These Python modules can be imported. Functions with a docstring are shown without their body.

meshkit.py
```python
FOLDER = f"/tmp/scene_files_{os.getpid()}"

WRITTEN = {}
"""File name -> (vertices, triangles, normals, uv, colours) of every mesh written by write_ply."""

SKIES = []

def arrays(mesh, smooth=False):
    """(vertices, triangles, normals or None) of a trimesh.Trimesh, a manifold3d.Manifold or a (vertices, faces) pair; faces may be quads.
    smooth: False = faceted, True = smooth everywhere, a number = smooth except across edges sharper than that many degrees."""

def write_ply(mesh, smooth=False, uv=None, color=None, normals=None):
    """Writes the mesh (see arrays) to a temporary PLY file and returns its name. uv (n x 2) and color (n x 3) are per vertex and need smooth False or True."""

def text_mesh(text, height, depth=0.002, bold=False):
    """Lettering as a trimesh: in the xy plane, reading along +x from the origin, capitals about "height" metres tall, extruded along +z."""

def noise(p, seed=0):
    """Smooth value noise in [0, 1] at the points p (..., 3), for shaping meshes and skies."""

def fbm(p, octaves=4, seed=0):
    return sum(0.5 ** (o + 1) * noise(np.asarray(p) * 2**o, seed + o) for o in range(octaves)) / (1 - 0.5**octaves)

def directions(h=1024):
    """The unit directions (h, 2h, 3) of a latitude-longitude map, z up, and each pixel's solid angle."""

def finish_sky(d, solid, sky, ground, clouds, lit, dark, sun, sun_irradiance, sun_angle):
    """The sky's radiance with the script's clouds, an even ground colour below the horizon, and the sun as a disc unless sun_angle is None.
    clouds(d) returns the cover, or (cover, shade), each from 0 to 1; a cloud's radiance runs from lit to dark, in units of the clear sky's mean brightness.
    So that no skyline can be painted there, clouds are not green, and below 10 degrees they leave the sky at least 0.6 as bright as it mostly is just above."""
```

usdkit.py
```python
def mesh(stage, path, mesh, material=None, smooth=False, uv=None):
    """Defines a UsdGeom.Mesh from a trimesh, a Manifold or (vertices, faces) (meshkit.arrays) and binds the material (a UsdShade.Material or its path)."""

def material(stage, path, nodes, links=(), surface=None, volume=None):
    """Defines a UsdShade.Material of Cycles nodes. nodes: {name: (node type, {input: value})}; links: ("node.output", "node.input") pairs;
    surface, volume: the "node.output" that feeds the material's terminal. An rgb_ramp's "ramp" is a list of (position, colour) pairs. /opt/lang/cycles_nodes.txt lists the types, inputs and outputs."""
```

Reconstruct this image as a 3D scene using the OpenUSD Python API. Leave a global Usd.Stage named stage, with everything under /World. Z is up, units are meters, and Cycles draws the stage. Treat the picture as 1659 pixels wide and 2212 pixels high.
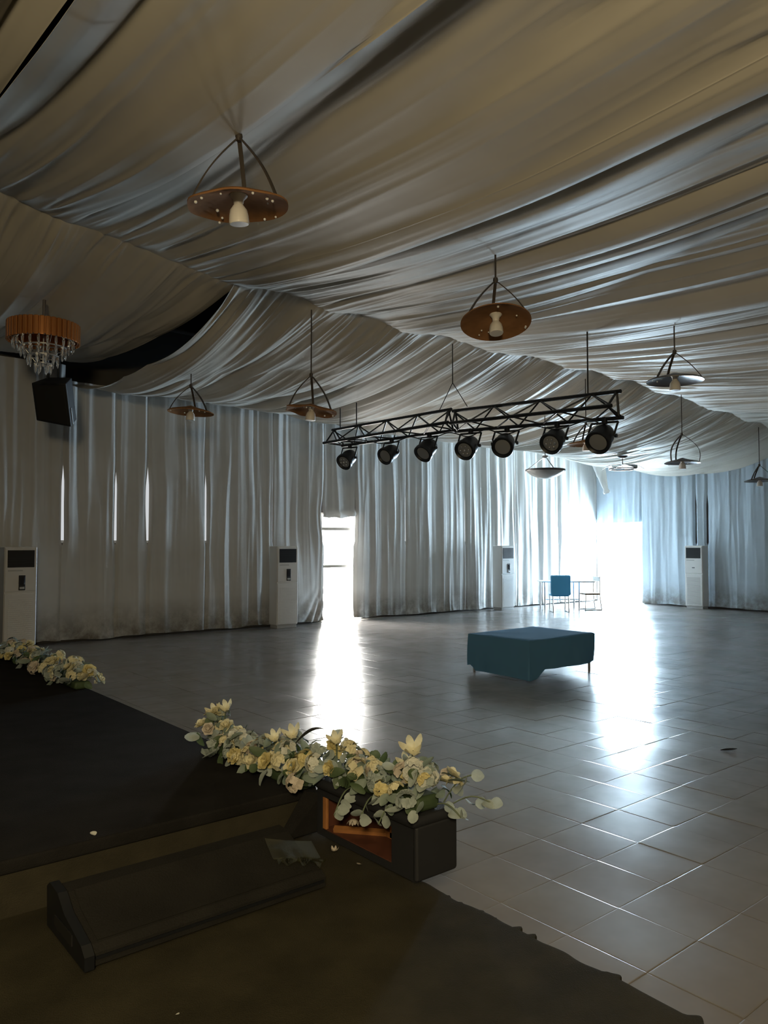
import math, random
import numpy as np, trimesh, usdkit, meshkit
import manifold3d as m3
from pxr import Usd, UsdGeom, UsdLux, UsdShade, Gf, Sdf

W, H, F = 1659, 2212, 1660.0
stage = Usd.Stage.CreateInMemory()
UsdGeom.SetStageUpAxis(stage, 'Z'); UsdGeom.SetStageMetersPerUnit(stage, 1.0)
UsdGeom.Xform.Define(stage, '/World'); UsdGeom.Scope.Define(stage, '/World/Looks')
# x runs along the left curtain wall, y across the hall towards it, z up; the camera stands on the stage at x = y = 0
EYE = 1.85
HEAD, PITCH = math.radians(50.5), math.atan(69 / F)
EXPOSURE = 0.12
fwd = np.array([math.cos(PITCH) * math.cos(HEAD), math.cos(PITCH) * math.sin(HEAD), math.sin(PITCH)])
right = np.array([math.sin(HEAD), -math.cos(HEAD), 0.0])
up = np.cross(right, fwd)
cam = UsdGeom.Camera.Define(stage, '/World/camera')
cam.CreateHorizontalApertureAttr(36.0); cam.CreateFocalLengthAttr(36.0 * F / W); cam.CreateClippingRangeAttr((0.05, 200.0))
cam.CreateExposureAttr(EXPOSURE)
cam.AddTransformOp().Set(Gf.Matrix4d(*right, 0, *up, 0, *(-fwd), 0, 0, 0, EYE, 1))
# ---------------------------------------------------------------- light: daylight through the doors, a warm lamp on the stage behind the camera
LEFT_Y, FAR_X = 14.95, 21.3            # curtain planes
def rect_light(name, pos, look, w, h, radiance, color):
    L = UsdLux.RectLight.Define(stage, '/World/' + name)
    z = -np.array(look, float); z /= np.linalg.norm(z)
    x = np.cross([0, 0, 1.0], z); x /= np.linalg.norm(x); y = np.cross(z, x)
    L.AddTransformOp().Set(Gf.Matrix4d(*map(float, x), 0, *map(float, y), 0, *map(float, z), 0, *map(float, pos), 1))
    L.CreateWidthAttr(w); L.CreateHeightAttr(h); L.CreateIntensityAttr(radiance); L.CreateColorAttr(color)
    return L
rect_light('daylight_side_door', (11.35, 15.95, 1.3), (0, -1, 0), 3.0, 2.9, 56.0, (1.0, 0.95, 0.89))
rect_light('daylight_far_door', (22.3, 13.9, 1.35), (-1, 0, 0), 4.4, 3.0, 150.0, (0.61, 0.825, 1.0))
sky = UsdLux.DomeLight.Define(stage, '/World/overcast_sky'); sky.CreateIntensityAttr(3.0); sky.CreateColorAttr((0.93, 0.97, 1.0))
lamp = UsdLux.SphereLight.Define(stage, '/World/stage_work_light')
lamp.AddTranslateOp().Set((-1.2, -1.4, 3.0)); lamp.CreateRadiusAttr(0.3); lamp.CreateIntensityAttr(205.0); lamp.CreateColorAttr((1.0, 0.80, 0.47))

# ---------------------------------------------------------------- helpers
def ray(px, py):
    return right * ((px - W / 2) / F) + up * (-(py - H / 2) / F) + fwd
def on_z(px, py, z):
    d = ray(px, py); return np.array([0, 0, EYE]) + d * ((z - EYE) / d[2])
def on_x(px, py, x):
    d = ray(px, py); return np.array([0, 0, EYE]) + d * (x / d[0])
def on_y(px, py, y):
    d = ray(px, py); return np.array([0, 0, EYE]) + d * (y / d[1])
def at(px, py, Z):                     # Z is the distance along the view axis
    return np.array([0, 0, EYE]) + ray(px, py) * Z
used = {}
def numbered(path):
    k = used.get(path, 0); used[path] = k + 1
    return path if k == 0 else f'{path}_{k:03d}'
def tag(p, label=None, cat=None, group=None, kind=None):
    p = p.GetPrim() if hasattr(p, 'GetPrim') else p
    for k, v in (('label', label), ('category', cat), ('group', group), ('kind', kind)):
        if v: p.SetCustomDataByKey(k, v)
    return p
def thing(name, label=None, cat=None, loc=None, rotz=0, group=None, kind=None, parent='/World'):
    path = numbered(f'{parent}/{name}')
    x = UsdGeom.Xform.Define(stage, path)
    if loc is not None:
        x.AddTranslateOp().Set(tuple(map(float, loc)))
        if rotz: x.AddRotateZOp().Set(math.degrees(rotz))
    tag(x, label, cat, group, kind)
    return path
def obj(name, mesh, mat, parent='/World', smooth=30, label=None, cat=None, group=None, kind=None):
    path = numbered(f'{parent}/{name}')
    m = usdkit.mesh(stage, path, mesh, M[mat], smooth=smooth)
    tag(m, label, cat, group, kind)
    return path
def copy_of(src, name, loc, rotz=0, label=None, cat=None, group=None):
    path = numbered(f'/World/{name}')
    x = UsdGeom.Xform.Define(stage, path); x.GetPrim().GetReferences().AddInternalReference(src); x.GetPrim().SetInstanceable(True)
    return path
cat_ = trimesh.util.concatenate
def box(x0, x1, y0, y1, z0, z1):
    m = trimesh.creation.box((x1 - x0, y1 - y0, z1 - z0)); m.apply_translation(((x0 + x1) / 2, (y0 + y1) / 2, (z0 + z1) / 2)); return m
def rbox(x0, x1, y0, y1, z0, z1, r=0.01, seg=8):
    """box with rounded edges"""
    c = m3.Manifold.sphere(r, seg)
    pts = [c.translate((x, y, z)) for x in (x0 + r, x1 - r) for y in (y0 + r, y1 - r) for z in (z0 + r, z1 - r)]
    m = m3.Manifold.batch_hull(pts).to_mesh()
    return trimesh.Trimesh(np.array(m.vert_properties[:, :3]), np.array(m.tri_verts), process=False)
def tm(man):
    m = man.to_mesh(); return trimesh.Trimesh(np.array(m.vert_properties[:, :3]), np.array(m.tri_verts), process=False)
def mbox(x0, x1, y0, y1, z0, z1):
    return m3.Manifold.cube((x1 - x0, y1 - y0, z1 - z0)).translate((x0, y0, z0))
def rod(a, b, r, n=8):
    return trimesh.creation.cylinder(r, segment=(np.array(a, float), np.array(b, float)), sections=n)
def tube(pts, r, n=8):
    p = np.array(pts, float); t = np.gradient(p, axis=0); t /= np.linalg.norm(t, axis=1, keepdims=True) + 1e-12
    a = np.cross(t, np.where(np.abs(t[:, 2:]) < 0.9, [[0, 0, 1.0]], [[1.0, 0, 0]])); a /= np.linalg.norm(a, axis=1, keepdims=True) + 1e-12
    b = np.cross(t, a); g = np.arange(n) * 2 * np.pi / n; R = np.broadcast_to(r, (len(p),))
    v = (p[:, None] + R[:, None, None] * (np.cos(g)[None, :, None] * a[:, None] + np.sin(g)[None, :, None] * b[:, None])).reshape(-1, 3)
    f = []
    for i in range(len(p) - 1):
        for j in range(n):
            q = [i * n + j, i * n + (j + 1) % n, (i + 1) * n + (j + 1) % n, (i + 1) * n + j]
            f += [[q[0], q[1], q[2]], [q[0], q[2], q[3]]]
    k = len(v); v = np.vstack([v, p[0], p[-1]])
    for j in range(n):
        f += [[k, (j + 1) % n, j], [k + 1, (len(p) - 1) * n + j, (len(p) - 1) * n + (j + 1) % n]]
    return trimesh.Trimesh(v, np.array(f), process=False)
def tape(pts, side, w, th):
    """flat strap through pts, width along the vector side"""
    p = np.array(pts, float); s = np.array(side, float); s /= np.linalg.norm(s)
    t = np.gradient(p, axis=0); t /= np.linalg.norm(t, axis=1, keepdims=True)
    s = s - t * (t @ s)[:, None]; s /= np.linalg.norm(s, axis=1, keepdims=True); n = np.cross(t, s)
    v = np.stack([p + s * w / 2 + n * th / 2, p - s * w / 2 + n * th / 2, p - s * w / 2 - n * th / 2, p + s * w / 2 - n * th / 2], 1).reshape(-1, 3)
    f = []
    for i in range(len(p) - 1):
        for j in range(4):
            a, b, c, d = i * 4 + j, i * 4 + (j + 1) % 4, (i + 1) * 4 + (j + 1) % 4, (i + 1) * 4 + j
            f += [[a, b, c], [a, c, d]]
    e = (len(p) - 1) * 4
    f += [[0, 2, 1], [0, 3, 2], [e, e + 1, e + 2], [e, e + 2, e + 3]]
    return trimesh.Trimesh(v, np.array(f), process=False)
def lathe(profile, n=32, closed=False):
    """profile: (radius, z) points from top to bottom, revolved about z"""
    return trimesh.creation.revolve(np.array(profile, float), sections=n)
def moved(m, loc=(0, 0, 0), rot=None):
    m = m.copy()
    if rot is not None:
        T = np.eye(4); T[:3, :3] = rot; m.apply_transform(T)
    m.apply_translation(np.array(loc, float)); return m
def frame_to(direction, upv=(0, 0, 1)):
    """rotation whose local +z points along direction"""
    z = np.array(direction, float); z /= np.linalg.norm(z); u_ = np.array(upv, float)
    if abs(z @ u_) > 0.98: u_ = np.array([1.0, 0, 0])
    x = np.cross(u_, z); x /= np.linalg.norm(x); return np.stack([x, np.cross(z, x), z], 1)
def prism(profile_yz, x0, x1):
    """polygon in (y, z) extruded along x"""
    from shapely.geometry import Polygon
    m = trimesh.creation.extrude_polygon(Polygon(profile_yz), x1 - x0, engine='earcut')
    T = np.array([[0, 0, 1, x0], [1, 0, 0, 0], [0, 1, 0, 0], [0, 0, 0, 1.0]]); m.apply_transform(T); return m
def grid_mesh(P3):
    """(n, m, 3) points to a mesh"""
    n, m_ = P3.shape[:2]; i, j = np.meshgrid(np.arange(n - 1), np.arange(m_ - 1), indexing='ij'); a = (i * m_ + j).ravel()
    f = np.vstack([np.stack([a, a + m_, a + m_ + 1], 1), np.stack([a, a + m_ + 1, a + 1], 1)])
    return trimesh.Trimesh(P3.reshape(-1, 3), f, process=False)
def shell(P3, nrm, th):
    """two sided cloth: the sheet and a back th behind it, closed at its rim"""
    n, m_ = P3.shape[:2]; a = grid_mesh(P3); b = grid_mesh(P3 + np.asarray(nrm) * th); k = n * m_
    idx = np.arange(k).reshape(n, m_); rim = np.concatenate([idx[0], idx[1:, -1], idx[-1, -2::-1], idx[-2:0:-1, 0]])
    nx = np.roll(rim, -1); f = np.vstack([a.faces, b.faces[:, ::-1] + k, np.stack([rim, nx + k, nx], 1), np.stack([rim, rim + k, nx + k], 1)])
    return trimesh.Trimesh(np.vstack([a.vertices, b.vertices]), f, process=False)
def ns(x, y, seed):
    x, y = np.broadcast_arrays(np.asarray(x, float), np.asarray(y, float))
    return meshkit.noise(np.stack([x, y, np.full(x.shape, seed * 7.31 + 0.37)], -1), seed)
def ridged(x, y, seed):
    return 1 - np.abs(2 * ns(x, y, seed) - 1) ** 0.8

# ---------------------------------------------------------------- materials
M = {}
def simple(name, color, rough=0.5, metallic=0.0, spec=0.5, vary=0.0, scale=6.0, bump=0.0, bscale=60.0, **kw):
    nodes = {'p': ('principled_bsdf', {'base_color': color, 'roughness': rough, 'metallic': metallic, 'specular_ior_level': spec, **kw})}
    links = []
    if vary or bump: nodes['g'] = ('texture_coordinate', {})
    if vary:
        nodes['n'] = ('noise_texture', {'scale': scale, 'detail': 5.0})
        c = np.array(color)
        nodes['r'] = ('rgb_ramp', {'ramp': [(0.3, tuple(c * (1 - vary))), (0.7, tuple(np.minimum(c * (1 + vary), 1)))]})
        links += [('g.object', 'n.vector'), ('n.fac', 'r.fac'), ('r.color', 'p.base_color')]
    if bump:
        nodes['bn'] = ('noise_texture', {'scale': bscale, 'detail': 4.0}); nodes['b'] = ('bump', {'strength': bump, 'distance': 0.01})
        links += [('g.object', 'bn.vector'), ('bn.fac', 'b.height'), ('b.normal', 'p.normal')]
    M[name] = usdkit.material(stage, '/World/Looks/' + name, nodes, links, surface='p.BSDF')
def cloth(name, color, rough=0.5, trans=0.15, dirt=False, bump=0.15, spec=0.45, sheen=0.15):
    nodes = {'g': ('geometry', {}), 'n': ('noise_texture', {'scale': 1.3, 'detail': 4.0}),
             'r': ('rgb_ramp', {'ramp': [(0.3, tuple(np.array(color) * 0.93)), (0.7, tuple(np.array(color) * 1.04))]}),
             'bn': ('noise_texture', {'scale': 260.0, 'detail': 2.0}), 'b': ('bump', {'strength': bump, 'distance': 0.002}),
             'p': ('principled_bsdf', {'roughness': rough, 'specular_ior_level': spec, 'sheen_weight': sheen}),
             't': ('translucent_bsdf', {}), 'm': ('mix_closure', {'fac': trans})}
    links = [('g.position', 'n.vector'), ('n.fac', 'r.fac'), ('g.position', 'bn.vector'), ('bn.fac', 'b.height'), ('b.normal', 'p.normal'),
             ('p.BSDF', 'm.closure1'), ('t.BSDF', 'm.closure2')]
    col = 'r.color'
    if dirt:      # scuffed, stained hem
        nodes.update({'s': ('separate_xyz', {}), 'dn': ('noise_texture', {'scale': 3.5, 'detail': 6.0, 'roughness': 0.65}),
                      'mr': ('map_range', {'from_min': 0.0, 'from_max': 0.75, 'to_min': 1.0, 'to_max': 0.0, 'clamp': True}),
                      'mu': ('math', {'math_type': 'multiply'}), 'cr': ('rgb_ramp', {'ramp': [(0.25, (0, 0, 0)), (0.6, (1, 1, 1))]}),
                      'mx': ('mix', {'mix_type': 'mix', 'color2': (0.16, 0.145, 0.12)})})
        links += [('g.position', 's.vector'), ('s.z', 'mr.value'), ('g.position', 'dn.vector'), ('dn.fac', 'cr.fac'), ('mr.result', 'mu.value1'), ('cr.color', 'mu.value2'),
                  ('mu.value', 'mx.fac'), ('r.color', 'mx.color1')]
        col = 'mx.color'
    links += [(col, 'p.base_color'), (col, 't.color')]
    M[name] = usdkit.material(stage, '/World/Looks/' + name, nodes, links, surface='m.closure')
cloth('ceiling_cloth', (0.62, 0.585, 0.51), 0.55, 0.12, spec=0.3)
cloth('curtain_cloth', (0.60, 0.60, 0.59), 0.7, 0.12, dirt=True, spec=0.2)
cloth('glare_tint_curtain_cloth', (0.50, 0.585, 0.66), 0.7, 0.12, dirt=True, spec=0.2)  # white cloth with the blue lens glare veil mixed into its colour
cloth('table_cloth', (0.10, 0.245, 0.42), 0.95, 0.02, spec=0.05, sheen=0.0)
cloth('chair_cloth', (0.10, 0.46, 0.80), 0.6, 0.05)
simple('roof_deck', (0.035, 0.026, 0.02), 0.8)
simple('paving', (0.55, 0.53, 0.50), 0.9, vary=0.1)
simple('wall_paint', (0.10, 0.095, 0.09), 0.8, vary=0.05)
simple('grout', (0.17, 0.16, 0.15), 0.8, vary=0.2)
for k, c in enumerate(((0.205, 0.19, 0.18), (0.215, 0.20, 0.19), (0.195, 0.183, 0.172), (0.208, 0.195, 0.183))):
    nodes = {'g': ('geometry', {}), 'n': ('noise_texture', {'scale': 2.3, 'detail': 6.0, 'roughness': 0.6}), 'n2': ('noise_texture', {'scale': 0.7, 'detail': 5.0, 'roughness': 0.6}),
             'r': ('rgb_ramp', {'ramp': [(0.25, tuple(np.array(c) * 0.86)), (0.7, tuple(np.array(c) * 1.08))]}),
             'rr': ('map_range', {'from_min': 0.3, 'from_max': 0.7, 'to_min': 0.17, 'to_max': 0.30, 'clamp': True}),
             'bn': ('noise_texture', {'scale': 5.0, 'detail': 2.0}), 'b': ('bump', {'strength': 0.12, 'distance': 0.004}),
             'p': ('principled_bsdf', {'specular_ior_level': 0.5})}
    M[f'tile_{k}'] = usdkit.material(stage, f'/World/Looks/tile_{k}', nodes, [('g.position', 'n.vector'), ('g.position', 'n2.vector'), ('n.fac', 'r.fac'), ('r.color', 'p.base_color'),
        ('n2.fac', 'rr.value'), ('rr.result', 'p.roughness'), ('g.position', 'bn.vector'), ('bn.fac', 'b.height'), ('b.normal', 'p.normal')], surface='p.BSDF')
simple('carpet', (0.028, 0.025, 0.015), 0.95, spec=0.1, vary=0.25, scale=5.0, bump=0.5, bscale=220.0)
simple('carpet_dark', (0.012, 0.0115, 0.011), 0.95, spec=0.1, vary=0.25, scale=5.0, bump=0.5, bscale=220.0)
simple('carpet_riser', (0.030, 0.027, 0.018), 0.95, spec=0.1, vary=0.15, scale=8.0, bump=0.4, bscale=200.0)
simple('black_plastic', (0.006, 0.007, 0.009), 0.4)
simple('black_fabric', (0.008, 0.009, 0.012), 0.7, bump=0.2, bscale=300.0)
simple('grille_black', (0.004, 0.004, 0.004), 0.6)
simple('speaker_side', (0.008, 0.010, 0.014), 0.5)
simple('steel_edge', (0.3, 0.32, 0.34), 0.35, metallic=0.6)
simple('wedge_cover', (0.010, 0.0095, 0.008), 0.85, spec=0.2, vary=0.2, bump=0.3, bscale=120.0)
simple('white_plastic', (0.66, 0.65, 0.63), 0.35, vary=0.02)
simple('grey_plastic', (0.42, 0.41, 0.40), 0.45)
simple('dark_panel', (0.012, 0.012, 0.013), 0.65)
simple('screen_glow', (0.03, 0.03, 0.035), 0.15)
simple('frame_white', (0.7, 0.7, 0.68), 0.4)
M['thin_white'] = usdkit.material(stage, '/World/Looks/thin_white', {'p': ('principled_bsdf', {'base_color': (.7, .7, .68), 'roughness': .4}), 't': ('translucent_bsdf', {'color': (.8, .8, .78)}), 'm': ('mix_closure', {'fac': .02})},
    [('p.BSDF', 'm.closure1'), ('t.BSDF', 'm.closure2')], surface='m.closure')
simple('truss_black', (0.014, 0.015, 0.018), 0.45, metallic=0.3)
simple('spot_black', (0.009, 0.011, 0.014), 0.4)
simple('cable_black', (0.012, 0.012, 0.012), 0.6)
simple('strap_brown', (0.050, 0.040, 0.032), 0.6)
simple('gold_shade', (0.27, 0.135, 0.06), 0.8, metallic=0.0, spec=0.03, vary=0.15, scale=9.0)
simple('gold_ring', (0.50, 0.20, 0.06), 0.3, metallic=0.55)
simple('dark_shade', (0.13, 0.12, 0.12), 0.4, metallic=0.4)
simple('bulb_white', (0.82, 0.79, 0.74), 0.35)
simple('bowl_white', (0.62, 0.63, 0.62), 0.3, transmission_weight=0.15)
simple('crystal', (0.95, 0.95, 0.95), 0.03, ior=1.6, transmission_weight=0.85)
simple('crystal_bright', (0.85, 0.84, 0.82), 0.08)
simple('led_lens', (0.28, 0.29, 0.30), 0.12, metallic=0.2, spec=0.8)
simple('led_cup', (0.75, 0.75, 0.75), 0.1, metallic=1.0)
simple('wood_orange', (0.28, 0.12, 0.04), 0.5, vary=0.2, scale=12.0)
simple('wood_red', (0.085, 0.03, 0.018), 0.5, vary=0.25, scale=10.0)
simple('table_white', (0.72, 0.72, 0.70), 0.4)
simple('chair_metal', (0.55, 0.55, 0.55), 0.3, metallic=0.8)
simple('chair_wood', (0.25, 0.16, 0.10), 0.5)
simple('fridge_mark', (0.12, 0.12, 0.13), 0.5)
def petal_mat(name, color, trans=0.3, rough=0.6):
    nodes = {'o': ('object_info', {}), 'g': ('geometry', {}), 'n': ('noise_texture', {'scale': 30.0}), 'r': ('rgb_ramp', {'ramp': [(0.3, tuple(np.array(color) * 0.8)), (0.7, color)]}),
             'p': ('principled_bsdf', {'roughness': rough}), 't': ('translucent_bsdf', {}), 'm': ('mix_closure', {'fac': trans})}
    M[name] = usdkit.material(stage, '/World/Looks/' + name, nodes, [('g.position', 'n.vector'), ('n.fac', 'r.fac'), ('r.color', 'p.base_color'), ('r.color', 't.color'),
        ('p.BSDF', 'm.closure1'), ('t.BSDF', 'm.closure2')], surface='m.closure')
petal_mat('petal_cream', (0.72, 0.68, 0.47)); petal_mat('petal_yellow', (0.68, 0.60, 0.30)); petal_mat('petal_white', (0.66, 0.68, 0.62)); petal_mat('petal_pink', (0.60, 0.54, 0.46))
petal_mat('leaf_sage', (0.22, 0.28, 0.24)); petal_mat('leaf_green', (0.07, 0.11, 0.05)); petal_mat('leaf_grey', (0.36, 0.42, 0.40)); petal_mat('stem_green', (0.10, 0.13, 0.08), 0.0)
M['daylit_pane'] = usdkit.material(stage, '/World/Looks/daylit_pane', {'e': ('emission', {'color': (0.93, 0.97, 1.0), 'strength': 0.6})}, surface='e.emission')
M['door_glass'] = usdkit.material(stage, '/World/Looks/door_glass', {'t': ('transparent_bsdf', {'color': (0.97, 0.98, 0.98)}), 'g': ('glossy_bsdf', {'roughness': 0.02, 'color': (1, 1, 1)}), 'f': ('fresnel', {'IOR': 1.45}), 'm': ('mix_closure', {})},
    [('f.fac', 'm.fac'), ('t.BSDF', 'm.closure1'), ('g.BSDF', 'm.closure2')], surface='m.closure')
M['clear_wrap'] = usdkit.material(stage, '/World/Looks/clear_wrap', {'t': ('transparent_bsdf', {'color': (0.93, 0.93, 0.84)}), 'g': ('glossy_bsdf', {'roughness': 0.16, 'color': (0.9, 0.92, 0.85)}), 'm': ('mix_closure', {'fac': 0.10})},
    [('t.BSDF', 'm.closure1'), ('g.BSDF', 'm.closure2')], surface='m.closure')

# ---------------------------------------------------------------- the room shell
X0, X1, Y0, Y1, TOP = -5.0, 21.52, -6.5, 15.17, 6.3
DOOR1 = (on_y(690, 1250, Y1)[0], on_y(781, 1250, Y1)[0], 0.0, 2.60)                     # x span, z span in wall_left
far_a = on_x(1393, 1250, X1)[1]; DOOR2 = (far_a, 15.12, 0.0, 2.66)   # y span in wall_far
STRIPES = [on_y(px, 1170, LEFT_Y)[0] for px in (137, 252, 321, 447)]
wl = mbox(X0, X1 + .2, Y1, Y1 + .2, -.15, TOP) - mbox(DOOR1[0], DOOR1[1], Y1 - .1, Y1 + .3, -.02, DOOR1[3])
wins = [(3.0, 9.2), (12.2, 15.6), (16.2, 20.4)]
for a, b in wins: wl = wl - mbox(a, b, Y1 - .1, Y1 + .3, 1.87, 3.55)
obj('wall_left', tm(wl), 'wall_paint', kind='structure', smooth=False)
wf = mbox(X1, X1 + .2, Y0, Y1, -.15, TOP) - mbox(X1 - .1, X1 + .3, DOOR2[0], DOOR2[1], -.02, DOOR2[3]) - mbox(X1 - .1, X1 + .3, 8.6, 11.2, 1.87, 3.55)
obj('wall_far', tm(wf), 'wall_paint', kind='structure', smooth=False)
obj('wall_right', tm(mbox(X0, X1 + .2, Y0 - .2, Y0, -.15, TOP)), 'wall_paint', kind='structure', smooth=False)
obj('wall_back', box(X0 - .2, X0, Y0 - .2, Y1 + .2, -.15, TOP), 'wall_paint', kind='structure', smooth=False)
obj('ceiling', box(X0 - .2, X1 + .2, Y0 - .2, Y1 + .2, TOP, TOP + .15), 'roof_deck', kind='structure', smooth=False)
n = 0
for a, b in wins:
    n += 1; w = thing(f'window_{n}', kind='structure')
    obj('pane', box(a, b, Y1 + .08, Y1 + .10, 1.87, 3.55), 'daylit_pane', w, smooth=False)
    obj('window_frame', tm(mbox(a, b, Y1 + .02, Y1 + .08, 1.87, 3.55) - mbox(a + .05, (a + b) / 2 - .02, Y1, Y1 + .2, 1.92, 3.5) - mbox((a + b) / 2 + .02, b - .05, Y1, Y1 + .2, 1.92, 3.5)), 'frame_white', w, smooth=False)
w = thing('window_4', kind='structure')
obj('pane', box(X1 + .08, X1 + .10, 8.6, 11.2, 1.87, 3.55), 'daylit_pane', w, smooth=False)
obj('window_frame', tm(mbox(X1 + .02, X1 + .08, 8.6, 11.2, 1.87, 3.55) - mbox(X1, X1 + .2, 8.65, 9.88, 1.92, 3.5) - mbox(X1, X1 + .2, 9.92, 11.15, 1.92, 3.5)), 'frame_white', w, smooth=False)
obj('outdoor_paving', box(X1 + .25, X1 + 30, -10, Y1 + 30, -.14, -.02), 'paving', kind='structure', smooth=False)
obj('outdoor_paving', box(X0, X1 + .25, Y1 + .25, Y1 + 30, -.14, -.02), 'paving', kind='structure', smooth=False)
# the two doorways
d = thing('door_1', kind='structure')
a, b, _, h = DOOR1; yd = Y1 - .03
obj('door_frame', tm(mbox(a, b, yd, yd + .12, 0, h) - mbox(a + .05, b - .05, yd - .1, yd + .3, -.1, h - .05)), 'frame_white', d, smooth=False)
obj('transom_bar', rbox(a + .05, b - .05, yd + .02, yd + .1, 2.18, 2.25, .01), 'thin_white', d)
obj('middle_rail', rbox(a + .05, b - .05, yd + .03, yd + .09, 1.28, 1.34, .01), 'thin_white', d)
for z0, z1 in ((.02, 1.28), (1.34, 2.18), (2.25, h - .05)):
    obj('pane', box(a + .05, b - .05, yd + .055, yd + .061, z0, z1), 'door_glass', d, smooth=False)
d = thing('door_2', kind='structure')
a, b, _, h = DOOR2; xd = X1 - .03
obj('door_frame', tm(mbox(xd, xd + .12, a, b, 0, h) - mbox(xd - .1, xd + .3, a + .06, b - .06, -.1, h - .06)), 'frame_white', d, smooth=False)
obj('door_leaf', rbox(X1 - .06, X1 + .84, b - .115, b - .07, .02, h - .08, .01), 'frame_white', d)

# floor: tiles of 42 cm, the 300 that show largest one by one
TILE, GAP = 0.42, 0.002
rng = random.Random(5)
fl = thing('floor', kind='structure')
obj('slab', box(X0, X1, Y0, Y1, -.12, -.0025), 'grout', fl, smooth=False)
def tile_mesh(x, y):
    c, hgt = .005, rng.uniform(-.0012, .0008)
    tx, ty = rng.gauss(0, .002), rng.gauss(0, .002)
    x0, x1, y0, y1 = x + GAP / 2, x + TILE - GAP / 2, y + GAP / 2, y + TILE - GAP / 2
    Q = lambda e, z: [(p, q, z + hgt + (p - x - TILE / 2) * tx + (q - y - TILE / 2) * ty) for p, q in ((x0 + e, y0 + e), (x1 - e, y0 + e), (x1 - e, y1 - e), (x0 + e, y1 - e))]
    v = Q(0, -.02) + Q(0, -.0007) + Q(c, 0)
    f = []
    for k in (0, 4):
        for j in range(4):
            p, q, r, s = k + j, k + (j + 1) % 4, k + 4 + (j + 1) % 4, k + 4 + j
            f += [[p, q, r], [p, r, s]]
    f += [[8, 9, 10], [8, 10, 11]]
    return trimesh.Trimesh(np.array(v), np.array(f), process=False)
tiles = []
for i in range(int((X1 - 2.2) / TILE) + 1):
    for j in range(int((Y1 - Y0) / TILE)):
        x, y = 2.2 + i * TILE, Y0 + j * TILE
        c = np.array([x + TILE / 2, y + TILE / 2, -EYE]); z = c @ fwd
        sx, sy = (c @ right) / max(z, .1) * F + W / 2, -(c @ up) / max(z, .1) * F + H / 2
        vis = z > 1 and -60 < sx < W + 60 and 1290 < sy < H + 60 and sy < 1905 + (sx - 940) * .476 + 30
        tiles.append((0 if not vis else 1e3 / z ** 1.5, x, y))
tiles.sort(key=lambda t: -t[0])
rest = []
for k, (s, x, y) in enumerate(tiles):
    m = tile_mesh(x, y)
    if k < 300: obj('tile', m, f'tile_{rng.randrange(4)}', fl, smooth=False)
    else: rest.append(m)
obj('tile_field', cat_(rest), 'tile_0', fl, smooth=False, kind='stuff')

# ---------------------------------------------------------------- the stage the camera stands on
EDGE, LOW, HIGH, RISE = 2.34, 0.35, 0.577, 3.39
up_st = thing('stage_platform', 'higher dark carpeted stage platform on the left with flowers along its edge', 'stage')
obj('deck', rbox(X0 + .02, EDGE, RISE + .004, 13.6, HIGH - .06, HIGH, .012), 'carpet_dark', up_st)
obj('riser', rbox(X0 + .02, EDGE - .01, RISE + .012, 13.58, 0.001, HIGH - .055, .008), 'carpet_riser', up_st)
lo_st = thing('stage_platform', 'lower stage platform under the olive brown carpet in the foreground', 'stage')
obj('deck', rbox(X0 + .02, EDGE - .01, Y0 + .02, RISE, 0.001, LOW - .012, .008), 'carpet_riser', lo_st)
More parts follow.
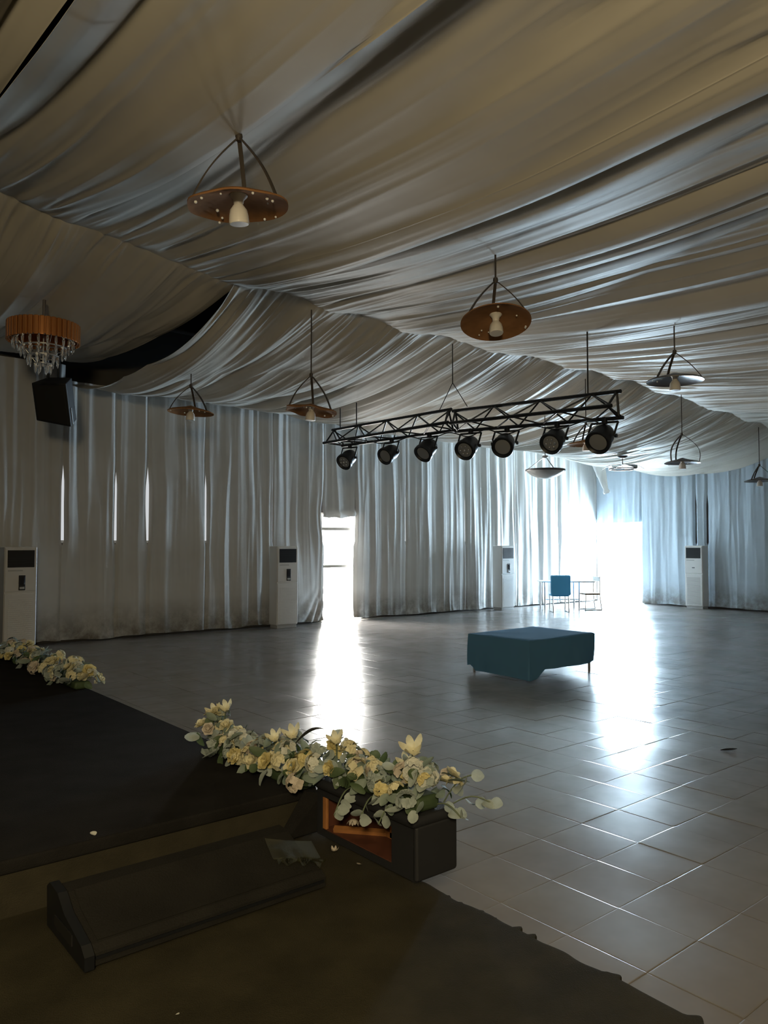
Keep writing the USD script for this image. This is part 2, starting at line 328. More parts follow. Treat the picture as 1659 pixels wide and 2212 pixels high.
# carpet with a ragged cut edge that hangs over the stage rim
ys = np.linspace(Y0 + .05, RISE - .002, 1500)
edge = EDGE + .012 + .02 * (meshkit.fbm(np.stack([ys * 3.0, ys * 0, ys * 0 + 4], -1)) - .5) + .03 * (ns(ys * 11, 0, 3) - .5)
spk = ns(ys * 27, 0, 8); edge += np.where(spk > .66, (spk - .66) * .10, 0)
rows = np.concatenate([np.linspace(X0 + .05, EDGE - .25, 14)[None].repeat(len(ys), 0), edge[:, None] - np.array([.12, .05, .02, .005, 0])[None]], 1)
P3 = np.zeros((len(ys), rows.shape[1], 3)); P3[..., 0] = rows; P3[..., 1] = ys[:, None]
P3[..., 2] = LOW + .004 * ns(rows * 2.2, ys[:, None] * 2.2, 6); P3[:, -2:, 2] -= np.array([.004, .012]); 
obj('stage_carpet', shell(P3, (0, 0, -1), .010), 'carpet', label='olive brown stage carpet with a ragged cut edge above the tiles', cat='carpet')

# ---------------------------------------------------------------- ceiling drapes
RIDGE = 8.5
def zridge(u):          # the cloth is tied up every 1.7 m and dips a little in between
    u = np.asarray(u, float)
    return np.interp(u, [-3, 2, 3.7, 7.6, 12.9, 19, 21.3], [5.6, 5.47, 5.16, 5.02, 5.06, 4.74, 4.70]) + .08 * (np.abs(np.cos(np.pi * (u + .3 * np.sin(u)) / 1.7)) ** 1.5 - .5)
def drape_z(u, v, p):
    """height of the cloth (folds left out) of drape p: v0, v1, z0 (height at v0), sag, lift"""
    s = (v - p['v0']) / (p['v1'] - p['v0'])
    zr = zridge(u); a, b = (p['z0'], zr) if p['v1'] == RIDGE else (zr, p['z0'])
    w = (u - p['u0']) / (p['u1'] - p['u0'])
    sag = p['sag'] + (p['sag1'] - p['sag']) * np.clip(w, 0, 1)
    peak = 4 * s * (1 - s)
    return a * (1 - s) + b * s - sag * peak
def fold_u(u): return np.interp(u, [-6, -3.2, 4.3, 8.9, 22], [-7.98, -5.6, .78, 4.82, 17.9])       # folds are broader near the stage
def drape(p, label, seed):
    width = p['u1'] - p['u0']; nt, nsx = int(width / .0125), 84
    t, s = np.meshgrid(np.linspace(0, 1, nt), (1 - np.cos(np.linspace(0, np.pi, nsx))) / 2, indexing='ij')
    v = p['v0'] + s * (p['v1'] - p['v0']); u = p['u0'] + t * width; U = fold_u(u); bf = np.gradient(U[:, 0])[:, None] / np.gradient(u[:, 0])[:, None]
    mid = 4 * s * (1 - s); r = np.abs(s - (1 if p['v1'] == RIDGE else 0))     # r: 0 at the ridge
    uw = U + .10 * (ns(U * .9, s * 2.2, seed + 3) - .5)
    z = drape_z(u, v, p)
    big = ridged(uw * 1.15, s * 1.1, seed) - .5
    medium = ridged(uw * 2.9, s * 1.6, seed + 1) - .5
    fine = ridged(uw * 7.5, s * 2.0, seed + 2) - .5
    pl = ridged(uw * 13, s * 2.5, seed + 5) - .5
    near = np.exp(-(r / .16) ** 2)
    tie = np.clip(r / .05, 0, 1) ** .7
    z = z + tie * (.28 * big * mid ** .7 + 1.75 * p.get('fold', .10) * medium * (.25 + .75 * mid) - (.040 * bf ** 1.5) * fine * (.7 + .3 * near) - .045 * pl * near - .012 * bf ** 3 * pl)
    z = z - .03 * np.exp(-(r / .05) ** 2) * (ridged(u * 9, 0 * s, 501) - .5)
    P3 = np.stack([u + .05 * (ns(v * .8, u * 0, seed + 9) - .5) * mid, v, z], -1)
    obj('ceiling_drape', shell(P3[::-1], (0, 0, 1), .006), 'ceiling_cloth', smooth=True, label=label, cat='drape', group='ceiling drapes')
NEAR = [(-3.2, 1.28, .70, .64), (1.24, 2.62, .80, .78), (2.60, 4.35, .62, .64), (4.35, 6.4, .64, .56), (6.4, 8.9, .56, .56), (8.9, 11.8, .56, .58), (11.8, 14.9, .58, .60), (14.9, 18.0, .60, .56), (18.0, 21.6, .56, .5)]
FARB = [(-3.2, 2.3, .42, .42), (2.3, 4.62, .42, .42), (4.58, 7.8, .60, .54), (7.8, 10.6, .54, .78), (10.6, 14.0, .78, .80), (14.0, 17.4, .80, .84), (17.4, 21.6, .84, .95)]
near_l = ['cream ceiling drape at the top left corner left of the dark gap', 'wide cream ceiling drape whose edge passes above the nearest gold pendant', 'shaded ceiling drape just right of the nearest gold pendant',
    'tan ceiling drape sweeping from the middle of the ridge to the top right', 'ceiling drape from which the tilted gold pendant in the middle hangs', 'ceiling drape with the shiny fold at the right edge of the photo',
    'ceiling drape over the grey pendant right of the lighting truss', 'ceiling drape on the near side of the ridge towards the far right', 'farthest ceiling drape on the near side of the ridge by the end wall']
far_l = ['dark ceiling drape above the gold crystal chandelier', 'ceiling drape left of the black opening in the ceiling cloth', 'ceiling drape sagging right of the black opening in the ceiling cloth',
    'ceiling drape behind the pendant with the long rod', 'ceiling drape sagging behind the middle of the lighting truss', 'ceiling drape behind the right end of the lighting truss', 'lowest sagging ceiling drape in front of the end wall']
nearp, farp = [], []
for k, (a, b, s0, s1) in enumerate(NEAR):
    p = dict(u0=a, u1=b, v0=-3.2, v1=RIDGE, z0=5.25 if k > 1 else 5.4, sag=s0, sag1=s1, fold=.11); nearp.append(p); drape(p, near_l[k], 20 if k != 1 else 31)
for k, (a, b, s0, s1) in enumerate(FARB):
    p = dict(u0=a, u1=b, v0=RIDGE, v1=LEFT_Y - .03, z0=5.3 if k < 2 else 4.88, sag=s0, sag1=s1, fold=.09); farp.append(p); drape(p, far_l[k], 220 if k < 2 else 246)
p = dict(u0=X0 + .1, u1=21.6, v0=Y0 + .1, v1=-3.2, z0=5.0, sag=.4, sag1=.4)
u_, v_ = np.meshgrid(np.linspace(X0 + .1, 21.6, 300), np.linspace(Y0 + .1, -3.18, 20), indexing='ij'); s_ = (v_ - Y0) / (-3.2 - Y0)
obj('ceiling_drape', shell(np.stack([u_, v_, 5.0 + .3 * s_ - 1.6 * s_ * (1 - s_) + .08 * ridged(u_ * 3, s_, 77)], -1)[::-1], (0, 0, 1), .006), 'ceiling_cloth', smooth=True,
    label='ceiling drape behind the camera outside the photo', cat='drape', group='ceiling drapes')
u_, v_ = np.meshgrid(np.linspace(X0 + .1, -3.2, 60), np.linspace(-3.2, LEFT_Y, 40), indexing='ij'); s_ = (v_ + 3.2) / (LEFT_Y + 3.2)
obj('ceiling_drape', shell(np.stack([u_, v_, 5.35 - .5 * np.abs(np.sin(s_ * 2 * np.pi)) + .08 * ridged(u_ * 3, s_, 78)], -1)[::-1], (0, 0, 1), .006), 'ceiling_cloth', smooth=True,
    label='ceiling drape over the back of the stage outside the photo', cat='drape', group='ceiling drapes')
def cloth_z(u, v):
    ps = [p for p in (nearp if v < RIDGE else farp) if p['u0'] <= u <= p['u1']]
    return float(drape_z(u, v, ps[0])) if ps else 5.0
# ---------------------------------------------------------------- wall curtains
G = .05
def curtain(axis, a, b, z0, z1, seed, label, amp=.055, depth=0.0, swag=None, slit=1.0, cat='curtain', per=5.2):
    """pleated curtain from a to b along the wall; its pleats go towards the room"""
    width = b - a; nt, nz = max(30, int(width / .011)), 44
    zs = z0 + (z1 - z0) * np.linspace(0, 1, nz) ** 1.25
    t, z = np.meshgrid(np.linspace(0, 1, nt), zs, indexing='ij'); c = a + t * width; hz = z / 5.0
    cw = c + .05 * (ns(c * 1.3, z * .7, seed) - .5) + .03 * (ns(c * 3, z * .5, seed + 1) - .5)
    d1 = ns(cw * per, hz * 1.2, seed + 2); d2 = ridged(cw * per * .45, hz * .8, seed + 3); d3 = ns(cw * per * 2.7, hz * 2.2, seed + 4)
    d = amp * (1.5 * d1 + .9 * d2 + .5 * d3) * (.75 + .35 * np.exp(-((z - 2.2) / 2.0) ** 2))
    e = np.minimum(t, 1 - t) * width; d = d * np.clip(.35 + e / .08, 0, 1)
    hem = np.exp(-(z - z0) / .14) * .10 * (ns(cw * 4, 0 * z, seed + 5) - .25)
    d = d + hem; cc = c + .02 * (ns(c * 5, z * 1.1, seed + 6) - .5) * 2
    openz = np.clip((z - 1.80) / .06, 0, 1) * np.clip((3.5 - z) / .5, 0, 1)
    cc = cc + np.sign(t - .5) * .8 * G * (1 - openz) * np.exp(-(e / .05)) * slit
    zz = z + np.where(z < z0 + .3, np.exp(-(z - z0) / .1) * .05 * ns(cw * 3.3, 0 * z, seed + 7), 0)
    if swag: d, cc, zz = swag(t, z, c, d, cc, zz)
    P3 = np.stack([cc, LEFT_Y + .12 + depth - d, zz], -1) if axis == 'x' else np.stack([FAR_X + .12 + depth - d, cc, zz], -1)
    m = shell(P3 if axis == 'y' else P3[::-1], (0, 1, 0) if axis == 'x' else (1, 0, 0), .004)
    obj('wall_curtain', m, 'curtain_cloth' if axis == 'x' else 'glare_tint_curtain_cloth', smooth=True, label=label, cat=cat, group='wall curtains')
def door_swag(t, z, c, d, cc, zz):     # bellies out towards the floor beside the door, with hanging U folds
    low = np.clip((2.05 - z) / 1.6, 0, 1); q = (t - .42) / .5
    ph = (z - .95 * q * q * low) * 13
    d = d * (1 - .75 * low) + low * (.16 * (1 - np.clip(np.abs(q), 0, 1) ** 2) + .035 * np.sin(ph) * np.clip(1 - z / 1.1, 0, 1))
    cc = cc - .30 * np.exp(-((z - 1.75) / .45) ** 2) * t ** 3 * 0.0 - .14 * np.clip((z - 2.0) / .7, 0, 1) * np.clip((3.0 - z), 0, 1) * t ** 2
    return d, cc, zz
s = STRIPES
DL, DR = on_y(701, 1250, LEFT_Y)[0], on_y(771, 1250, LEFT_Y)[0]
ac1_x, ac2_x, ac3_x = on_y(40, 1395, 14.5)[0], on_y(619, 1350, 14.5)[0], on_y(1096, 1310, 14.5)[0]
XL = [(-3.0, s[0] - G / 2, 'shaded grey wall curtain behind the leftmost air conditioner'), (s[0] + G / 2, s[1] - G / 2, 'wall curtain panel just right of the leftmost air conditioner'),
    (s[1] + G / 2, s[2] - G / 2, 'narrow wall curtain panel between two close bright slits, right of the loudspeaker'), (s[2] + G / 2, s[3] - G / 2, 'wall curtain panel below the small gold pendant at the left'),
    (s[3] + G / 2, 9.12, 'wall curtain panel behind the air conditioner beside the narrow door')]
for k, (a, b, l) in enumerate(XL): curtain('x', a, b, .015, 5.25 if k < 1 else 4.95, 40 + 9 * k, l)
curtain('x', 9.06, DL, .015, 4.95, 131, 'wall curtain bunched up in loops at the left of the narrow bright door', swag=door_swag, amp=.04)
def valance(t, z, c, d, cc, zz):
    return d * .8 + .05 * np.exp(-((z - 2.55) / .08) ** 2), cc, zz + np.where(z < 2.7, .05 * (ns(c * 6, 0 * z, 5) - .5), 0)
curtain('x', DL + .01, DR + .02, 2.47, 4.95, 141, 'short wall curtain ending above the narrow bright door', swag=valance, amp=.045)
XR = [(DR, 13.1, 'wall curtain directly right of the narrow bright door'), (13.1 + G / 2, 15.3, 'wall curtain behind the middle of the lighting truss'), (15.3 + G / 2, 17.4, 'wall curtain beside the air conditioner with the white side'),
    (17.4 + G / 2, 19.4, 'wall curtain behind the chair with the blue cover'), (19.4 + G / 2, 21.40, 'wall curtain in the corner left of the glaring doorway')]
for k, (a, b, l) in enumerate(XR): curtain('x', a, b, .015, 4.95, 150 + 9 * k, l)
yb = on_x(1385, 1250, FAR_X)[1]; ya = [on_x(px, 1180, FAR_X)[1] for px in (1502, 1526)]
YR = [(ya[0] + G / 2, yb, 'glare tinted blue end wall curtain between the glaring doorway and the air conditioner'), (ya[1] + G / 2, ya[0] - G / 2, 'narrow end wall curtain right above the far air conditioner'),
      (6.0, ya[1] - G / 2, 'end wall curtain right of the far air conditioner'), (3.2, 6.0, 'end wall curtain at the right edge of the photo'), (-6.4, 3.2, 'end wall curtain outside the photo on the right')]
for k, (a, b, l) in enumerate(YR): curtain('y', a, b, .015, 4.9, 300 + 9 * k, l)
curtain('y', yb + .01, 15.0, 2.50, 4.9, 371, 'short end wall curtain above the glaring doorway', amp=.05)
# knotted tail of cloth hanging in the corner
k0 = at(1292, 1000, 23.2); k1 = at(1311, 1066, 23.2)
q = np.linspace(0, 1, 16); pts = k0 + (k1 - k0) * q[:, None] + np.array([0, 0, 1])[None] * 0
tail = tube(pts, np.where(q < .9, .15 * (1 - q) + .05, .085 * np.sqrt(np.clip(1 - ((q - .95) / .08) ** 2, .1, 1)) + .02), 14)
vv = tail.vertices - k0; ang = np.arctan2(vv[:, 1], vv[:, 0]); tail.vertices += (np.cos(ang * 5)[:, None] * .02) * np.array([1, 1, 0])
obj('cloth_tail', tail, 'curtain_cloth', smooth=True, label='knotted white cloth tail hanging above the glaring doorway', cat='cloth')

# ---------------------------------------------------------------- air conditioners
def air_conditioner(loc, rotz, label, display=True):
    """front faces local -y, base centre at loc"""
    t = thing('air_conditioner', label, 'air conditioner', loc, rotz, 'floor standing air conditioners')
    w, dp, hh = .27, .34, 1.80
    obj('cabinet', rbox(-w, w, -dp + .012, 0, .07, hh, .018), 'white_plastic', t)
    obj('plinth', rbox(-w + .02, w - .02, -dp + .03, -.02, 0, .075, .008), 'grey_plastic', t)
    obj('upper_panel', rbox(-w + .012, w - .012, -dp - .006, -dp + .02, 1.02, hh - .02, .008), 'white_plastic', t)
    o = obj('air_outlet', box(-w + .05, w - .05, -dp - .009, -dp + .01, 1.44, 1.74), 'dark_panel', t, smooth=False)
    for k in range(7): obj('louver', moved(box(-w + .055, w - .055, -.010, .004, -.0025, .0025), (0, -dp - .012, 1.475 + .04 * k)), 'dark_panel', o, smooth=False)
    obj('name_plate', rbox(-w + .06, .03, -dp - .009, -dp, 1.375, 1.395, .002), 'grey_plastic', t)
    if display:
        dsp = obj('control_panel', rbox(-.035, .075, -dp - .012, -dp, 1.02 + .02, 1.30, .006), 'dark_panel', t)
        obj('screen', rbox(-.02, .06, -dp - .015, -dp - .008, 1.14, 1.27, .003), 'screen_glow', dsp)
        obj('button_pad', rbox(-.02, .06, -dp - .016, -dp - .008, 1.06, 1.10, .003), 'grey_plastic', dsp)
    else: obj('badge', rbox(-.04, .04, -dp - .009, -dp, 1.16, 1.185, .002), 'fridge_mark', t)
    lp = obj('lower_panel', rbox(-w + .012, w - .012, -dp - .004, -dp + .02, .09, .985, .008), 'white_plastic', t)
    for k in range(22): obj('intake_slat', box(-w + .07, w - .07, -dp - .009, -dp, .14 + .035 * k, .155 + .035 * k), 'white_plastic' if display else 'grey_plastic', lp, smooth=False)
    return t
air_conditioner((ac1_x, 14.78, .0), 0, 'leftmost floor standing air conditioner, beside the flowers on the stage')
air_conditioner((ac2_x, 14.80, .0), 0, 'floor standing air conditioner beside the narrow bright door')
air_conditioner((ac3_x, 14.80, .0), 0, 'floor standing air conditioner left of the blue covered chair')
air_conditioner((21.15, on_x(1499, 1310, 20.8)[1], .0), -math.pi / 2, 'air conditioner against the end wall right of the glaring doorway', display=False)

# ---------------------------------------------------------------- pendants
def pendant(name, c, D, hub_h, label, tilt=(0, 0), shade='gold_shade', bulb=True, spin=0.0, bow=.04, hook=None, beads=9, scallop=0.0, seed=1, cap=False, group='gold dish pendants'):
    """c: centre of the rim. three straps rise to a hub hub_h above it, a rod goes on to the cloth"""
    rg = random.Random(seed); R = D / 2; c = np.array(c, float)
    t = thing(name, label, 'pendant lamp', c, group=group)
    top = hook if hook is not None else cloth_z(c[0], c[1]) - c[2]
    hubz = hub_h; top = max(top, hubz + .03)
    rot = trimesh.transformations.euler_matrix(tilt[0], tilt[1], 0)[:3, :3]
    g = np.linspace(0, 2 * np.pi, 49)[:-1]; prof = [(0.02, .145), (.10, .135), (.30, .10), (.60, .065), (.88, .03), (1.0, .0)]
    th = .012; rings = []
    for r, z in prof: rings.append(np.stack([np.cos(g) * R * r * (1 + scallop * r ** 2 * np.cos(6 * g)), np.sin(g) * R * r * (1 + scallop * r ** 2 * np.cos(6 * g)), z * D * 1.0 + th + scallop * .5 * R * r ** 3 * np.cos(6 * g + 1)], -1))
    for r, z in prof[::-1]: rings.append(np.stack([np.cos(g) * R * r * (1 + scallop * r ** 2 * np.cos(6 * g)), np.sin(g) * R * r * (1 + scallop * r ** 2 * np.cos(6 * g)), z * D * 1.0 + scallop * .5 * R * r ** 3 * np.cos(6 * g + 1)], -1))
    P3 = np.stack(rings); P3 = np.concatenate([P3, P3[:, :1]], 1)
    sm = grid_mesh(P3); sm.vertices = sm.vertices @ rot.T
    sh = obj('shade', sm, shade, t, smooth=45)
    obj('rod', rod((0, 0, hubz - .02), (0, 0, top + .15), .009 if name != 'bowl_pendant' else .012), 'strap_brown', t)
    obj('hub', lathe([(0.0, .03), (.022, .025), (.026, 0), (.018, -.03), (0.0, -.035)], 16).apply_translation((0, 0, hubz)), 'strap_brown', t)
    for k in range(3):
        a = spin + k * 2 * np.pi / 3; e = rot @ np.array([np.cos(a) * R * .93, np.sin(a) * R * .93, .03 * D])
        q = np.linspace(0, 1, 12)[:, None]; o = np.array([np.cos(a), np.sin(a), 0])
        pts = np.array([0, 0, hubz]) * (1 - q) + e * q + o * (bow * D * np.sin(np.pi * q)) 
        obj('strap', tape(pts, np.cross(o, [0, 0, 1]), .030, .010), 'strap_brown', t)
    if bulb:
        sk = lathe([(0, .14 * D), (.085 * D, .14 * D), (.09 * D, .115 * D), (.055 * D, .075 * D), (.045 * D, .02 * D), (0, .01 * D)], 20)
        obj('socket', sk, 'bulb_white', t, smooth=40)
        bl = lathe([(0, .03 * D), (.05 * D, .02 * D), (.085 * D, -.03 * D), (.095 * D, -.08 * D), (.10 * D, -.15 * D), (.092 * D, -.165 * D), (0, -.17 * D)], 24)
        obj('bulb', moved(bl, rot=rot), 'bulb_white', t, smooth=40)
    for k in range(beads):
        a = rg.uniform(0, 2 * np.pi); rr = rg.uniform(.55, .98) * R
        b = trimesh.creation.icosphere(2, rg.uniform(.007, .012)); b.apply_translation(rot @ np.array([np.cos(a) * rr, np.sin(a) * rr, .10 * D * (1 - rr / R) - .012]))
        obj('crystal_bead', b, 'crystal_bright', sh)
    return t
D = .70
def Zd(w): return F * D / w
pendant('gold_pendant', at(515, 448, Zd(218)), D, .50, 'nearest gold dish pendant with three straps and a white bulb, at the upper left', tilt=(.06, -.10), spin=.88, beads=13, seed=3, hook=None, bow=.05, scallop=.02)
pendant('gold_pendant', at(1071, 698, Zd(152)), D, .43, 'gold dish pendant tipped to show its full underside, above the truss', tilt=(-.20, .16), spin=.88, beads=8, seed=4)
pendant('gold_pendant', at(672, 890, Zd(112)), D, .50, 'gold dish pendant on a long rod left of the truss end', tilt=(.05, .10), spin=.88, beads=6, seed=5, scallop=.06, bow=.06)
pendant('gold_pendant', at(412, 892, Zd(98)), D, .42, 'small gold dish pendant in front of the left wall curtains', spin=.88, beads=4, seed=6, tilt=(.03, .05), bow=.06)
pendant('dark_pendant', at(1458, 824, Zd(118)), D, .38, 'dark dish pendant hanging right of the truss end', shade='dark_shade', spin=.88, beads=5, seed=7, group='dark dish pendants')
pendant('dark_pendant', at(1474, 1001, Zd(74)), D, .60, 'dark dish pendant on a tall curved bracket near the end wall', shade='dark_shade', spin=.88, beads=3, seed=8, bow=.2, group='dark dish pendants')
pendant('dark_pendant', at(1641, 1040, Zd(62)), D, .40, 'dark pendant cut by the right edge of the photo', shade='dark_shade', spin=.88, beads=0, seed=9, group='dark dish pendants')
pendant('gold_pendant', at(1266, 961, Zd(80)), D, .40, 'brown dish pendant half hidden behind the rightmost spotlight', spin=.88, beads=2, seed=10)
# white glass bowl
c = at(1178, 1016, F * .78 / 83); top = cloth_z(c[0], c[1]) - c[2]
t = thing('bowl_pendant', 'white glass bowl pendant on thin wires below the truss', 'pendant lamp', c)
prof = [(.39, .0), (.36, -.04), (.28, -.10), (.16, -.15), (.05, -.17), (0, -.172)]
obj('bowl', lathe([(0.0, -.160), (.05, -.158), (.16, -.138), (.28, -.09), (.355, -.03), (.38, .004), (.39, .004)] + prof[1:], 40), 'bowl_white', t, smooth=40)
obj('rim_band', lathe([(.37, .018), (.40, .018), (.405, 0), (.395, -.018), (.37, -.006)], 40), 'dark_shade', t)
obj('canopy', lathe([(0, .30), (.05, .30), (.07, .275), (.02, .25), (0, .25)], 20), 'grey_plastic', t)
obj('rod', rod((0, 0, .28), (0, 0, top + .03), .008), 'strap_brown', t)
for k in range(3):
    a = 2.2 + k * 2 * np.pi / 3; obj('wire', rod((.03 * np.cos(a), .03 * np.sin(a), .27), (.38 * np.cos(a), .38 * np.sin(a), .01), .006), 'chair_metal', t)
# flat ring light of crystal plates
c = at(1345, 1012, 19.5); top = cloth_z(c[0], c[1]) - c[2]
t = thing('ring_pendant', 'flat pendant of clear petal plates above the glaring doorway', 'pendant lamp', c)
obj('canopy', lathe([(0, .26), (.06, .26), (.12, .30), (.13, .32), (0, .32)], 20), 'dark_shade', t)
obj('rod', rod((0, 0, 0), (0, 0, max(top, .3) + .03), .01), 'strap_brown', t)
for k in range(6):
    a = k * np.pi / 3 + .2; o = np.array([np.cos(a), np.sin(a), 0]); sd = np.cross([0, 0, 1], o)
    q = np.linspace(0, 1, 9); wd = .16 * np.sin(np.pi * np.clip(q, .04, .96)) ** .6
    rowsP = np.stack([np.array([0, 0, .06]) + o * (.06 + .46 * x) + sd * y * w_ + np.array([0, 0, -.10 * x + .06 * math.sin(x * 3)]) for x, w_ in zip(q, wd) for y in (-1, 0, 1)]).reshape(9, 3, 3)
    obj('petal_plate', shell(rowsP, (0, 0, 1), .012), 'dark_shade' if k % 3 else 'crystal', t)
obj('lower_ring', lathe([(.30, 0), (.34, 0), (.34, -.03), (.30, -.03), (.30, 0)], 32), 'dark_shade', t)

# crystal chandelier with its gold ring
c = at(94, 742, 9.9); top = cloth_z(c[0], c[1]) - c[2]
t = thing('chandelier', 'crystal chandelier under a fluted gold ring at the left edge', 'chandelier', c)
R = .43
obj('back_plate', lathe([(0, .25), (R - .02, .25), (R - .02, .235), (0, .235)], 40), 'gold_ring', t)
obj('band', lathe([(R - .03, .24), (R - .015, .24), (R - .015, .03), (R - .03, .03), (R - .03, .24)], 48), 'gold_ring', t)
for k in range(40):
    a = k * 2 * np.pi / 40; m = rbox(-.026, .026, -.010, .012, .01, .25, .008, 6); m.apply_translation((0, R, 0)); m.apply_transform(trimesh.transformations.rotation_matrix(a, (0, 0, 1)))
    obj('flute', m, 'gold_ring', t)
obj('hanging_stem', rod((0, 0, .24), (0, 0, top + .03), .02), 'dark_shade', t)
rg = random.Random(12)
for tier, (rr, z0, nn) in enumerate(((.36, .02, 22), (.27, -.08, 16), (.18, -.19, 11), (.09, -.29, 6))):
    rt = obj('tier_ring', lathe([(rr - .012, z0 + .03), (rr + .012, z0 + .03), (rr + .012, z0 + .015), (rr - .012, z0 + .015), (rr - .012, z0 + .03)], 32), 'chair_metal', t)
    for k in range(nn):
        a = k * 2 * np.pi / nn + tier * .3; p = np.array([np.cos(a) * rr, np.sin(a) * rr, z0])
        dr = lathe([(0, .02), (.012, .01), (.020, -.02), (.016, -.07), (.010, -.095), (0, -.11)], 6); dr.apply_translation(p); obj('crystal_drop', dr, 'crystal', t, smooth=False)
        if rg.random() < .45:
            b = trimesh.creation.icosphere(1, .020); b.apply_translation(p + np.array([0, 0, .015])); obj('crystal_ball', b, 'crystal_bright', t, smooth=False)
for k in range(4):
    a = k * np.pi / 2; obj('stay_rod', rod((.34 * np.cos(a), .34 * np.sin(a), .04), (.08 * np.cos(a), .08 * np.sin(a), -.27), .005), 'chair_metal', t)
# chandelier arm to centre of tiers
obj('center_stem', rod((0, 0, .24), (0, 0, -.30), .012), 'chair_metal', t)

# hanging loudspeaker
c = at(123, 868, 11.5); sp = thing('loudspeaker', 'black loudspeaker hanging tipped below the chandelier', 'loudspeaker', c)
toc = np.array([-.55, -.75, -.38]); Rm = frame_to(toc / np.linalg.norm(toc))      # its front points down into the hall
def spk(m): return moved(m, rot=Rm)
sx_, sy_, sz_ = .23, .31, .22
body = m3.Manifold.batch_hull([m3.Manifold.sphere(.015, 8).translate((x * (1 if z > 0 else .72), (y if y > 0 else -sy_ * (.86 + .62 * x)), z)) for x in (-sx_, sx_) for y in (-sy_, sy_) for z in (-sz_, sz_)])
obj('cabinet', spk(tm(body)), 'speaker_side', sp)
obj('front_grille', spk(tm(m3.Manifold.batch_hull([m3.Manifold.sphere(.012, 8).translate((x * .9, (y * .92 if y > 0 else -sy_ * (.79 + .62 * x)), sz_ + .016)) for x in (-sx_, sx_) for y in (-sy_, sy_)]))), 'grille_black', sp)
obj('edge_strip', spk(rbox(sx_ + .004, sx_ + .016, -sy_ + .0, -.06, .10, .14, .005)), 'steel_edge', sp, label='pale metal strip')
tp = cloth_z(c[0], c[1]) - c[2]
obj('bracket', rod((-.12, .05, .2), (-.12, .05, tp + .05), .022), 'black_plastic', sp)
obj('bracket', rod((.05, .1, .2), (.05, .1, tp + .05), .022), 'black_plastic', sp)

# ---------------------------------------------------------------- lighting truss and its spotlights
UT = 8.5
# chords given by their two ends: upper, stage side, lower; two sections with a small step between
secs = [((718, 929, 739, 963, 699, 957), (975, 884, 985, 929, 968, 912)), ((978, 888, 984, 932, 972, 914), (1341, 845, 1346, 902, 1321, 876))]
allch = []
tr = None
for si, (A, B) in enumerate(secs):
    tr = thing('lighting_truss', ('left', 'right')[si] + ' section of the black lighting truss ' + ('ending in front of the wall curtains' if si == 0 else 'ending near the dark pendant'), 'truss', group=None)
    ends = []
    for E in (A, B): ends.append([on_x(E[0], E[1], UT + .0), on_x(E[2], E[3], UT + .02), on_x(E[4], E[5], UT - .24)])
    ends = np.array(ends); allch.append(ends)
    for k in range(3): obj('chord', rod(ends[0, k], ends[1, k], .026, 12), 'truss_black', tr)
    L = np.linalg.norm(ends[1, 0] - ends[0, 0]); nb = int(round(L / .42))
    for p, q_ in ((0, 1), (0, 2), (1, 2)):
        for k in range(nb):
            f0, f1 = k / nb, (k + 1) / nb
            a_, b_ = (p, q_) if k % 2 == 0 else (q_, p)
            obj('brace', rod(ends[0, a_] * (1 - f0) + ends[1, a_] * f0, ends[0, b_] * (1 - f1) + ends[1, b_] * f1, .012, 6), 'truss_black', tr)
    for f in (0.02, .98):
        pts = ends[0] * (1 - f) + ends[1] * f
        for p, q_ in ((0, 1), (0, 2), (1, 2)): obj('end_frame', rod(pts[p], pts[q_], .016, 6), 'truss_black', tr)
